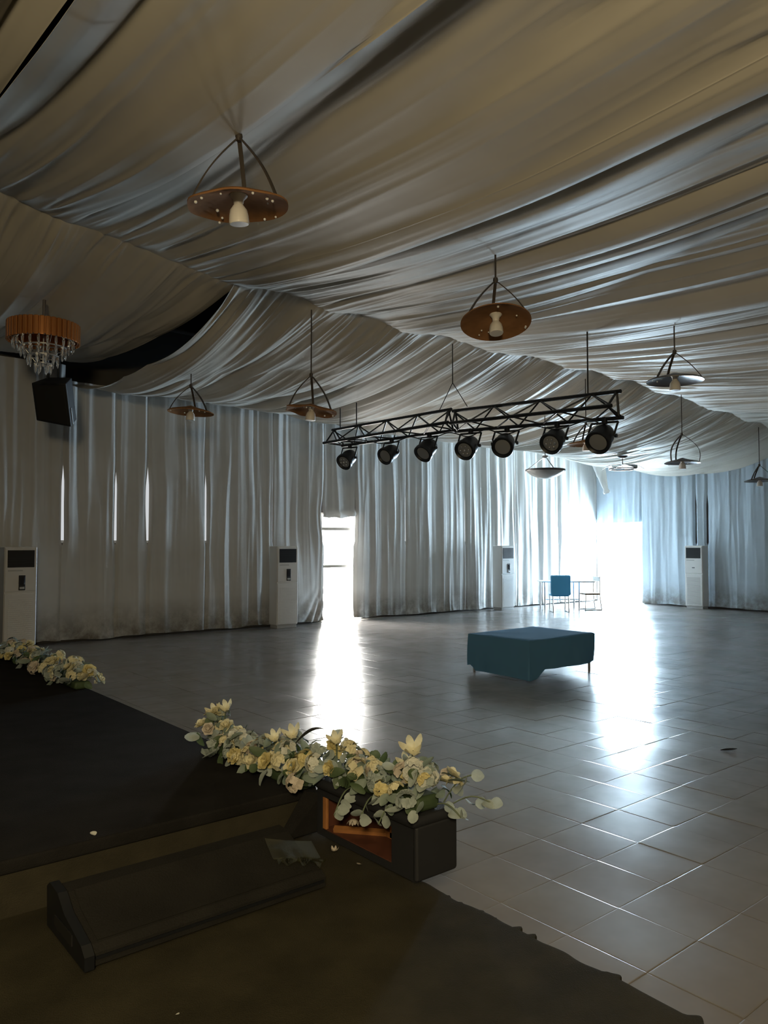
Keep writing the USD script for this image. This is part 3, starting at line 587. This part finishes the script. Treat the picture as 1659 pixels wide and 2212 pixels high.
# hanging wires
def hang_wire(p, label, bridle=None, r=.008):
    zt = cloth_z(p[0], p[1])
    t = thing('hanging_wire', label, 'wire', p)
    z0 = .42 if bridle else 0
    obj('cable', rod((0, 0, z0), (0, 0, zt - p[2] + .03), r), 'cable_black', t)
    if bridle:
        for sgn in (-1, 1): obj('sling', rod((0, 0, z0), (0, sgn * .32, .0), r * .8), 'cable_black', t)
hang_wire(on_x(978, 884, UT), 'wire with a forked sling holding the middle of the truss', True)
hang_wire(on_x(735, 927, UT), 'wire holding the left end of the truss', r=.010)
hang_wire(on_x(770, 921, UT) , 'second wire near the left end of the truss', r=.010)
hang_wire(on_x(1270, 854, UT), 'wire holding the right end of the truss', r=.010)
def spotlight(px, py, size, chord_py, label, aim, lens_led=True):
    """can on a yoke under the lower chord"""
    top = on_x(px + size * .1, chord_py, UT + .02)
    Zs = (top - np.array([0, 0, EYE])) @ fwd
    c = at(px, py, Zs); r = size / 2 / F * Zs * .92
    t = thing('spotlight', label, 'spotlight', top, group='spotlights on the truss')
    o = c - top; Rm = frame_to(aim)
    L = r * 1.55
    body = lathe([(0, L * .55), (r * .80, L * .55), (r * .86, L * .60), (r * .98, L * .66), (r * 1.0, L * .60), (r * 1.0, L * .42), (r * .90, L * .36), (r * .88, -L * .2), (r * .70, -L * .55), (r * .45, -L * .72), (0, -L * .75)], 28)
    hs = obj('housing', moved(body, o, Rm), 'spot_black', t, smooth=35)
    ln = obj('lens', moved(lathe([(0, L * .60), (r * .62, L * .585), (r * .70, L * .56), (0, L * .552)], 24), o, Rm), 'led_lens', t)
    if lens_led:
        for k in range(7):
            a, rr = (0, 0) if k == 0 else (k * np.pi / 3, r * .42)
            obj('led_cup', moved(trimesh.creation.icosphere(1, r * .13), o + Rm @ np.array([rr * np.cos(a), rr * np.sin(a), L * .585]), Rm), 'led_cup', ln)
    sd = Rm[:, 0] * r * 1.10
    yk = [o + sd * 1.0, o + sd + np.array([0, 0, r * .9]), np.array([sd[0], sd[1], -r * .10])]
    for sg in (-1, 1):
        s3 = sd * sg; obj('yoke_arm', tube([o + s3 * .9, o + s3 + np.array([0, 0, r * .4]), np.array([s3[0], s3[1], -.045 + s3[2] * 0])], r * .085, 8), 'spot_black', t)
        obj('knob', moved(trimesh.creation.cylinder(r * .16, r * .16, sections=12), o + s3 * 1.05, frame_to(sd)), 'spot_black', t)
    obj('yoke_bridge', rod((-sd[0], -sd[1], -.045), (sd[0], sd[1], -.045), r * .085), 'spot_black', t)
    obj('clamp', rbox(-.03, .03, -.03, .03, -.06, .03, .008), 'spot_black', t)
aim0 = np.array([-.80, -.30, -.52])
names = ['leftmost spotlight of the seven on the truss', 'second spotlight from the left on the truss', 'third spotlight from the left on the truss', 'fourth spotlight, at the middle of the truss',
         'third spotlight from the right on the truss', 'second spotlight from the right on the truss', 'rightmost and largest spotlight on the truss']
for k, (px, py, sz, cy) in enumerate(((752, 990, 40, 962), (842, 979, 42, 950), (923, 969, 46, 938), (1012, 964, 50, 930), (1090, 958, 52, 925), (1198, 949, 54, 915), (1300, 944, 60, 906))):
    rg = random.Random(k); spotlight(px, py, sz, cy, names[k], aim0 + np.array([rg.uniform(-.12, .12), rg.uniform(-.2, .25), rg.uniform(-.08, .1)]), lens_led=k in (0, 3, 5))
# power cable looped along the truss
pts = [on_x(x, y, UT - .1) for x, y in ((735, 958), (790, 952), (842, 958), (885, 944), (923, 950), (970, 935), (1012, 943), (1050, 928), (1092, 938), (1145, 921), (1198, 927), (1250, 913), (1296, 916))]
from scipy.interpolate import CubicSpline
cs = CubicSpline(np.arange(len(pts)), np.array(pts)); obj('power_cable', tube(cs(np.linspace(0, len(pts) - 1, 120)), .009, 6), 'cable_black', label='black power cable looping between the spotlights', cat='cable')

# ---------------------------------------------------------------- the covered low table in the middle of the hall
cA, cB, cC = on_z(1019, 1449, 0), on_z(1150, 1472, 0), on_z(1279, 1449, 0)
tx0, tx1, ty0, ty1, th_ = 8.12, 9.52, 6.78, 7.86, .535
tb = thing('low_table', 'low table hidden under a dark blue cloth in the middle of the floor', 'table')
obj('tabletop', rbox(tx0, tx1, ty0, ty1, th_ - .04, th_, .01), 'chair_wood', tb)
for x in (tx0 + .03, tx1 - .03):
    for y in (ty0 + .03, ty1 - .03): obj('leg', rod((x, y, 0), (x, y, th_ - .02), .018), 'chair_metal', tb)
# the cloth: a top and a skirt whose hem is uneven
def cloth_cover():
    out, m_ = [], 0.03
    per = [(tx0 - m_, ty0 - m_), (tx1 + m_, ty0 - m_), (tx1 + m_, ty1 + m_), (tx0 - m_, ty1 + m_)]
    pts = []
    for k in range(4):
        a, b = np.array(per[k]), np.array(per[(k + 1) % 4]); pts += [a + (b - a) * q for q in np.linspace(0, 1, 60)[:-1]]
    pts = np.array(pts); n_ = len(pts); cen = np.array([(tx0 + tx1) / 2, (ty0 + ty1) / 2]); s_ = np.arange(n_) / 59.0
    # hem height along the perimeter: side y=ty0 (0..1), x=tx1 (1..2), y=ty1 (2..3), x=tx0 (3..4)
    hem = np.interp(s_, [0, .10, .22, .9, 1.0, 2, 3, 3.05, 3.15, 3.6, 4], [.02, .03, .14, .13, .15, .12, .10, .11, .03, .04, .02]) + .015 * (ns(s_ * 6, 0, 4) - .5)
    rows = []
    topz = lambda q, f: th_ + .012 + .012 * ns(q[:, 0] * 4, q[:, 1] * 4, 3) + .03 * f
    for f in (0.0, .3, .6, .85, .97): q = cen + (pts - cen) * f; rows.append(np.column_stack([q, topz(q, 0 * s_)]))
    crumple = ns(s_ * 9, 0, 7)
    for f in (0.0, .03, .10, .25, .45, .65, .85, 1.0):
        o = (pts - cen); o = o / np.abs(o).max(1, keepdims=True); fl = .06 * f * (ns(s_ * 5, f * .7, 8) - .3) + .018 * (ns(s_ * 14, f, 9) - .5) * f
        q = pts + o * fl[:, None]; z = (th_ + .010) * (1 - f) + hem * f + .008 * (crumple - .5) * (1 - f); rows.append(np.column_stack([q, z]))
    P3 = np.array(rows); P3 = np.concatenate([P3, P3[:, :1]], 1); return grid_mesh(P3)
obj('table_cover', cloth_cover(), 'table_cloth', smooth=50, label='dark teal blue cloth draped over the low table in the middle', cat='tablecloth')

# ---------------------------------------------------------------- far table and two chairs by the doorway
ftc = at(1222, 1251, 21.8)
ft = thing('folding_table', 'white table in front of the glaring doorway', 'table', (ftc[0], ftc[1], 0), math.radians(-39.5))
obj('tabletop', rbox(-.75, .75, -.35, .35, .775, .81, .012), 'table_white', ft)
for x in (-.66, .30):
    for y in (-.30, .30): obj('leg', rod((x, y, 0), (x, y, .78), .020), 'chair_metal', ft)
obj('foot_bar', rod((-.66, -.30, .30), (.30, -.30, .30), .012), 'chair_metal', ft)
def chair(loc, rz, label, cover=True, seat='chair_cloth'):
    t = thing('chair', label, 'chair', loc, rz, group='chairs at the far table')         # faces local +y
    for x in (-.21, .21):
        obj('leg', tube([(x, -.20, .95 if not cover else .98), (x, -.19, .45), (x, -.24, .02)], .013), 'chair_metal', t)
        obj('leg', tube([(x, .22, .46), (x, .24, .02)], .013), 'chair_metal', t)
        obj('foot_runner', rod((x, -.25, .013), (x, .26, .013), .013), 'chair_metal', t)
    obj('seat', rbox(-.23, .23, -.21, .24, .43, .475, .018), 'chair_wood' if not cover else 'chair_cloth', t)
    if cover: obj('back_cover', rbox(-.27, .27, -.25, -.16, .46, 1.0, .035), 'chair_cloth', t, label='blue cloth cover over the chair back')
    else: obj('backrest', moved(rbox(-.21, .21, -.012, .012, .80, .93, .010), (0, -.20, 0)), 'table_white', t)
    return t
p = at(1208, 1311, 21.0); chair((p[0], p[1], 0), math.radians(-40), 'chair with a bright blue cover at the far table')
p = at(1275, 1318, 21.6); chair((p[0], p[1], 0), math.radians(60), 'plain chair almost lost in the glare of the doorway', cover=False)

# ---------------------------------------------------------------- monitor wedge, box and flowers on the stage
wx0, wx1 = .95, 1.97
wd = thing('stage_monitor', 'long dark wedge loudspeaker lying on the stage carpet', 'loudspeaker')
prof = [(2.79, .362), (3.19, .362), (3.20, .50), (3.17, .522), (3.09, .515), (3.01, .47), (2.82, .425), (2.79, .405)]
obj('cabinet', prism(prof, wx0 + .02, wx1), 'wedge_cover', wd, smooth=20)
profe = [(2.77, .362), (3.205, .362), (3.215, .51), (3.18, .534), (3.08, .526), (3.00, .478), (2.81, .436), (2.77, .41)]
ec = obj('end_cheek', prism(profe, wx0 - .015, wx0 + .02), 'black_plastic', wd, smooth=20)
obj('handle_recess', prism([(2.90, .40), (3.10, .40), (3.10, .44), (2.90, .44)], wx0 - .02, wx0 - .012), 'grille_black', ec)
obj('grille', prism([(2.83, .430), (3.012, .474), (3.09, .519), (3.094, .512), (3.016, .466), (2.834, .422)], wx0 + .05, wx1 - .04), 'wedge_cover', wd, smooth=20)
obj('grille_seam', prism([(2.784, .385), (2.795, .385), (2.795, .395), (2.784, .395)], wx0 + .03, wx1 - .01), 'black_plastic', wd, smooth=False)

# crumpled clear wrapper lying on the right end of the wedge
g1, g2 = np.meshgrid(np.linspace(0, 1, 26), np.linspace(0, 1, 18), indexing='ij')
slope = .30
px_, py_ = wx1 - .20 + g1 * .19 + .05 * g2, 2.85 + g2 * .20 - g1 * .09
base_z = np.interp(py_, [2.70, 2.79, 2.82, 3.01, 3.09, 3.17], [.425, .43, .44, .485, .53, .54])
zz = base_z + .012 + .012 * ridged(g1 * 2.2, g2 * 2.2, 4) + .05 * ridged(g1 * 6, g2 * 5, 9) * np.clip(1 - 2.6 * g2, 0, 1)
obj('plastic_wrapper', shell(np.stack([px_, py_, zz], -1), (0, 0, 1), .002), 'clear_wrap', smooth=False, label='crumpled clear plastic wrapper on the end of the wedge loudspeaker', cat='wrapper')

# black padded box with an open wooden front, on the stage rim
bx0, bx1, by0, by1, bz0, bz1 = 2.285, 2.535, 2.56, 3.325, LOW + .012, LOW + .275
pb = thing('planter_box', 'black padded box with an open wooden front under the flowers', 'box')
sh_ = mbox(bx0 + .01, bx1 - .005, by0 + .005, by1, bz0, bz1) - mbox(bx0 - .1, bx1 - .03, by0 + .17, by1 - .04, bz0 + .03, bz1 - .065)
obj('shell', tm(sh_), 'black_fabric', pb, smooth=False)
obj('top_pad', rbox(bx0 - .012, bx1 + .008, by0 - .01, by1 + .005, bz1 - .03, bz1 + .022, .02), 'black_fabric', pb)
obj('side_pad', rbox(bx0 + .004, bx1 + .004, by0 - .010, by0 + .02, bz0 + .004, bz1 - .02, .012), 'black_fabric', pb)
obj('lining', box(bx1 - .036, bx1 - .029, by0 + .17, by1 - .04, bz0 + .031, bz1 - .066), 'wood_red', pb, smooth=False)
obj('lining_floor', box(bx0 + .02, bx1 - .036, by0 + .17, by1 - .04, bz0 + .0305, bz0 + .036), 'wood_red', pb, smooth=False)
obj('lining_end', box(bx0 + .02, bx1 - .036, by1 - .046, by1 - .0395, bz0 + .036, bz1 - .066), 'wood_red', pb, smooth=False)
obj('batten', rbox(bx0 + .012, bx0 + .03, by1 - .075, by1 - .045, bz0 + .036, bz1 - .068, .003), 'wood_orange', pb)
obj('batten', rbox(bx1 - .060, bx1 - .037, by0 + .36, by0 + .40, bz0 + .037, bz1 - .068, .003), 'wood_orange', pb)
obj('brace_batten', tape([(bx0 + .03, by1 - .12, bz0 + .05), (bx1 - .05, by1 - .33, bz0 + .05)], (0, 1, .2), .03, .02), 'wood_orange', pb)
obj('brace_batten', tape([(bx1 - .05, by1 - .33, bz0 + .05), (bx1 - .05, by0 + .20, bz0 + .05)], (0, 0, 1), .03, .02), 'wood_orange', pb)
for y in (by0 + .36, by1 - .06): obj('leg', box(bx1 - .06, bx1 - .02, y, y + .04, 0.0, bz0 + .002), 'black_fabric', pb, smooth=False)
leg = thing('stage_leg_curtain', 'added black shade curtain hanging at the left outside the photo', 'curtain')  # added out of view to keep lamp light off the far left wall
q_, z_ = np.meshgrid(np.linspace(-4.8, 1.93, 220), np.linspace(HIGH + .01, 4.7, 8), indexing='ij')
obj('drop', shell(np.stack([q_, 10.0 + .05 * np.sin(q_ * 22) + .03 * ns(q_ * 5, z_, 3), z_], -1), (0, 1, 0), .006), 'black_fabric', leg, smooth=True)
# folded dark skirt leaning between the high platform and the box
sk = m3.Manifold.batch_hull([m3.Manifold.sphere(.008, 8).translate(p) for p in ((2.10, 3.372, LOW + .02), (2.33, 3.372, LOW + .02), (2.33, 3.372, HIGH - .02), (2.25, 3.372, HIGH - .01), (2.12, 3.34, LOW + .02), (2.33, 3.34, LOW + .02), (2.33, 3.345, HIGH - .03))])
obj('stage_skirt', tm(sk), 'carpet_dark', smooth=20, label='dark cloth flap at the corner of the higher platform', cat='cloth')

shading = thing('wing_screen', 'added black wing screen standing behind the camera', 'screen', (-.6, -2.0, LOW))  # added unseen panel, shades the near right floor from the lamp
obj('panel', rbox(-.02, .02, -.95, .95, .06, 2.35, .008), 'black_fabric', shading)
for y in (-.8, .8): obj('foot', rbox(-.3, .3, y - .03, y + .03, 0, .06, .008), 'black_plastic', shading)
# --- flowers
def petal(L, w, curl, cup, n=5):
    q = np.linspace(0, 1, n); y = np.linspace(-1, 1, 3)
    wd_ = w * np.sin(np.pi * np.clip(q * .88 + .08, 0, 1)) ** .75
    return np.array([[(L * a * math.cos(curl * a), b * w_, L * a * math.sin(curl * a) + cup * w_ * b * b) for b in y] for a, w_ in zip(q, wd_)])
def bloom(r, rg, layers=((6, .15, 1.0), (5, .75, .85), (4, 1.15, .62))):
    ms = []
    for nn, cl, sc in layers:
        for k in range(nn):
            m = grid_mesh(petal(r * sc, r * .52 * sc, cl + rg.uniform(-.15, .2), .35)); m.apply_transform(trimesh.transformations.rotation_matrix(k * 2 * np.pi / nn + rg.uniform(-.2, .2) + cl, (0, 0, 1))); ms.append(m)
    return cat_(ms)
def cluster(r, rg):                     # hydrangea like head of small four petal florets
    ms = []
    for k in range(13):
        d = np.array([rg.gauss(0, 1), rg.gauss(0, 1), abs(rg.gauss(0, 1)) + .2]); d /= np.linalg.norm(d)
        fl_ = cat_([moved(grid_mesh(petal(r * .42, r * .22, .1, .2, 4)), rot=trimesh.transformations.rotation_matrix(j * np.pi / 2 + k, (0, 0, 1))[:3, :3]) for j in range(4)])
        ms.append(moved(fl_, d * r * .75, frame_to(d)))
    return cat_(ms)
def lily(r, rg):
    ms = []
    for k in range(6):
        m = grid_mesh(petal(r * (1 if k % 2 else .9), r * .23, .95 - .25 * (k % 2), .25, 6)); m.apply_transform(trimesh.transformations.rotation_matrix(k * np.pi / 3 + rg.uniform(-.1, .1), (0, 0, 1))); ms.append(m)
    return cat_(ms)
def leaf(L, w, rg):
    return grid_mesh(petal(L, w, rg.uniform(-.5, .6), rg.uniform(.2, .6), 6))
def rnd_dir(rg, upw=.5):
    d = np.array([rg.gauss(0, 1), rg.gauss(0, 1), abs(rg.gauss(0, 1)) * .9 + upw]); d[0] -= .35; d[1] -= .35; return d / np.linalg.norm(d)
def arrangement(name, label, ya_, yb_, xc, z0, seed, nb, nl, hgt, wide, lilies=(), big=1.0):
    rg = random.Random(seed); t = thing(name, label, 'flower arrangement', group='flower garlands on the stage edge')
    obj('foam_base', rbox(xc - .07, xc + .07, ya_ + .06, yb_ - .06, z0 + .002, z0 + .07, .02), 'leaf_green', t)
    def spot(depth):
        y = rg.uniform(ya_, yb_); hump = .70 + .30 * math.sin(y * 7.3 + seed)
        a = rg.uniform(-1, 1); top = z0 + .03 + hgt * hump * math.sqrt(max(0, 1 - .8 * a * a)); z = z0 + .03 + (top - z0 - .03) * rg.uniform(1 - depth, 1)
        return np.array([xc + a * wide, y, z]), np.array([a * .9, rg.uniform(-.5, .5), .25 + .8 * (z - z0) / hgt])
    def facing(d):
        d = d + np.array([rg.gauss(-.25, .35), rg.gauss(-.25, .35), rg.gauss(0, .2)]); return d / np.linalg.norm(d)
    for k in range(nl):
        p, d = spot(.9); o = frame_to(facing(d)); rnd = rg.random() < .6
        L, w = (rg.uniform(.045, .065), rg.uniform(.020, .028)) if rnd else (rg.uniform(.07, .11), rg.uniform(.018, .026))
        obj('leaf', moved(leaf(L * big, w * big, rg), p, o @ trimesh.transformations.rotation_matrix(rg.uniform(0, 6.28), (0, 0, 1))[:3, :3]), rg.choice(['leaf_sage', 'leaf_grey', 'leaf_grey', 'leaf_sage', 'leaf_green']), t, smooth=True)
    for k in range(nb):
        p, d = spot(.55); kind = rg.random()
        m = bloom(rg.uniform(.034, .050) * big, rg) if kind < .45 else cluster(rg.uniform(.042, .060) * big, rg)
        mt = rg.choice(['petal_cream', 'petal_cream', 'petal_yellow', 'petal_pink']) if kind < .6 else rg.choice(['petal_white', 'petal_cream', 'leaf_grey', 'leaf_grey'])
        obj('bloom', moved(m, p, frame_to(facing(d))), mt, t, smooth=True)
    for (y, dz, dx, r) in lilies:
        p = np.array([xc + dx, y, z0 + dz]); d = np.array([-.45, -.35, .7]); obj('stem', tube([(xc + dx * .5, y + .03, z0 + .04), tuple(p)], .004, 6), 'stem_green', t)
        obj('lily', moved(lily(r, rg), p, frame_to(d)), 'petal_cream', t, smooth=True)
    return t
arrangement('flower_garland', 'cream flower garland at the far left end of the stage edge', 6.85, 9.5, 2.28, HIGH, 31, 85, 130, .22, .15, big=1.3)
arrangement('flower_garland', 'flower garland with grey leaves along the stage edge, left of the box', 3.30, 4.45, 2.27, HIGH, 32, 62, 170, .20, .14, big=1.1,
    lilies=((3.55, .24, .02, .075), (4.38, .24, .06, .07), (3.62, .22, -.05, .065), (4.42, .22, .0, .07)))
fb = arrangement('flower_garland', 'full cream and sage flower arrangement on top of the black box', 2.52, 3.34, 2.39, bz1 + .02, 33, 56, 150, .19, .15, lilies=((2.72, .24, .03, .085), (2.76, .17, .03, .07), (3.22, .20, -.05, .065)))
rg = random.Random(44)
for k, (x, y, z, dx, dy, dz) in enumerate(((2.50, 2.60, .66, .06, -.12, .14), (2.52, 2.56, .66, .10, -.14, .02), (2.44, 2.60, .66, .02, -.15, -.02), (2.30, 2.85, .67, -.14, -.06, -.06), (2.28, 3.02, .67, -.12, -.03, -.10), (2.30, 2.7, .67, -.14, -.04, -.05))):
    a, b = np.array([x, y, z]), np.array([x + dx, y + dy, z + dz]); q = np.linspace(0, 1, 7)[:, None]
    obj('sprig_stem', tube(a * (1 - q) + b * q + np.array([0, 0, .03]) * np.sin(np.pi * q), .0035, 6), 'stem_green', fb)
    for j in range(4):
        obj('leaf', moved(leaf(.06, .028, rg), a + (b - a) * (.4 + .2 * j) , frame_to(rnd_dir(rg, .2))), 'leaf_grey', fb, smooth=True)
a, b = np.array([2.26, 3.50, HIGH + .20]), np.array([2.36, 3.36, HIGH + .27]); q = np.linspace(0, 1, 9)[:, None]
obj('leaf', tube(a * (1 - q) + b * q + np.array([0, 0, .05]) * np.sin(np.pi * q * .8), .009 * np.sin(np.pi * np.clip(q[:, 0], .08, .97)), 6), 'cable_black', '/World/flower_garland_001', label='dark curved frond')
p = on_z(1565, 1619, 0); sc = grid_mesh(petal(.14, .035, .15, .25, 6)); sc = moved(sc, (p[0] - .07, p[1], 0), trimesh.transformations.rotation_matrix(-.9, (0, 0, 1))[:3, :3]); sc.apply_translation((0, 0, .004 - sc.bounds[0][2]))
obj('floor_scrap', sc, 'wedge_cover', smooth=True, label='small dark scrap on the tiles at the right', cat='scrap')
# fallen petals
def fallen(px, py, z, r, label, mt='petal_white', lil=False, seed=1):
    p = on_z(px, py, z); rg = random.Random(seed)
    m = lily(r, rg) if lil else grid_mesh(petal(r, r * .5, .3, .4))
    m = moved(m, p, trimesh.transformations.rotation_matrix(seed * 1.7, (0, 0, 1))[:3, :3]); m.apply_translation((0, 0, z + .003 - m.bounds[0][2]))
    obj('fallen_petal', m, mt, smooth=True, label=label, cat='petal', group='fallen petals')
fallen(205, 1806, HIGH, .03, 'small pale petal lying on the higher platform')
fallen(780, 1868, LOW + .004, .028, 'pale petal on the carpet in front of the open box', 'petal_pink', seed=2)
fallen(380, 2193, LOW + .004, .014, 'tiny petal on the dark carpet at the bottom left', seed=3)
fallen(722, 1840, LOW + .004, .03, 'pinkish petals at the front of the open box', 'petal_pink', True, seed=4)
hp = on_x(765, 1768, 2.27)
obj('hanging_blossom', moved(lily(.045, random.Random(3)), hp, frame_to((-.3, -.2, -.9))), 'petal_pink', smooth=True, label='single pink blossom hanging in front of the open box', cat='flower')
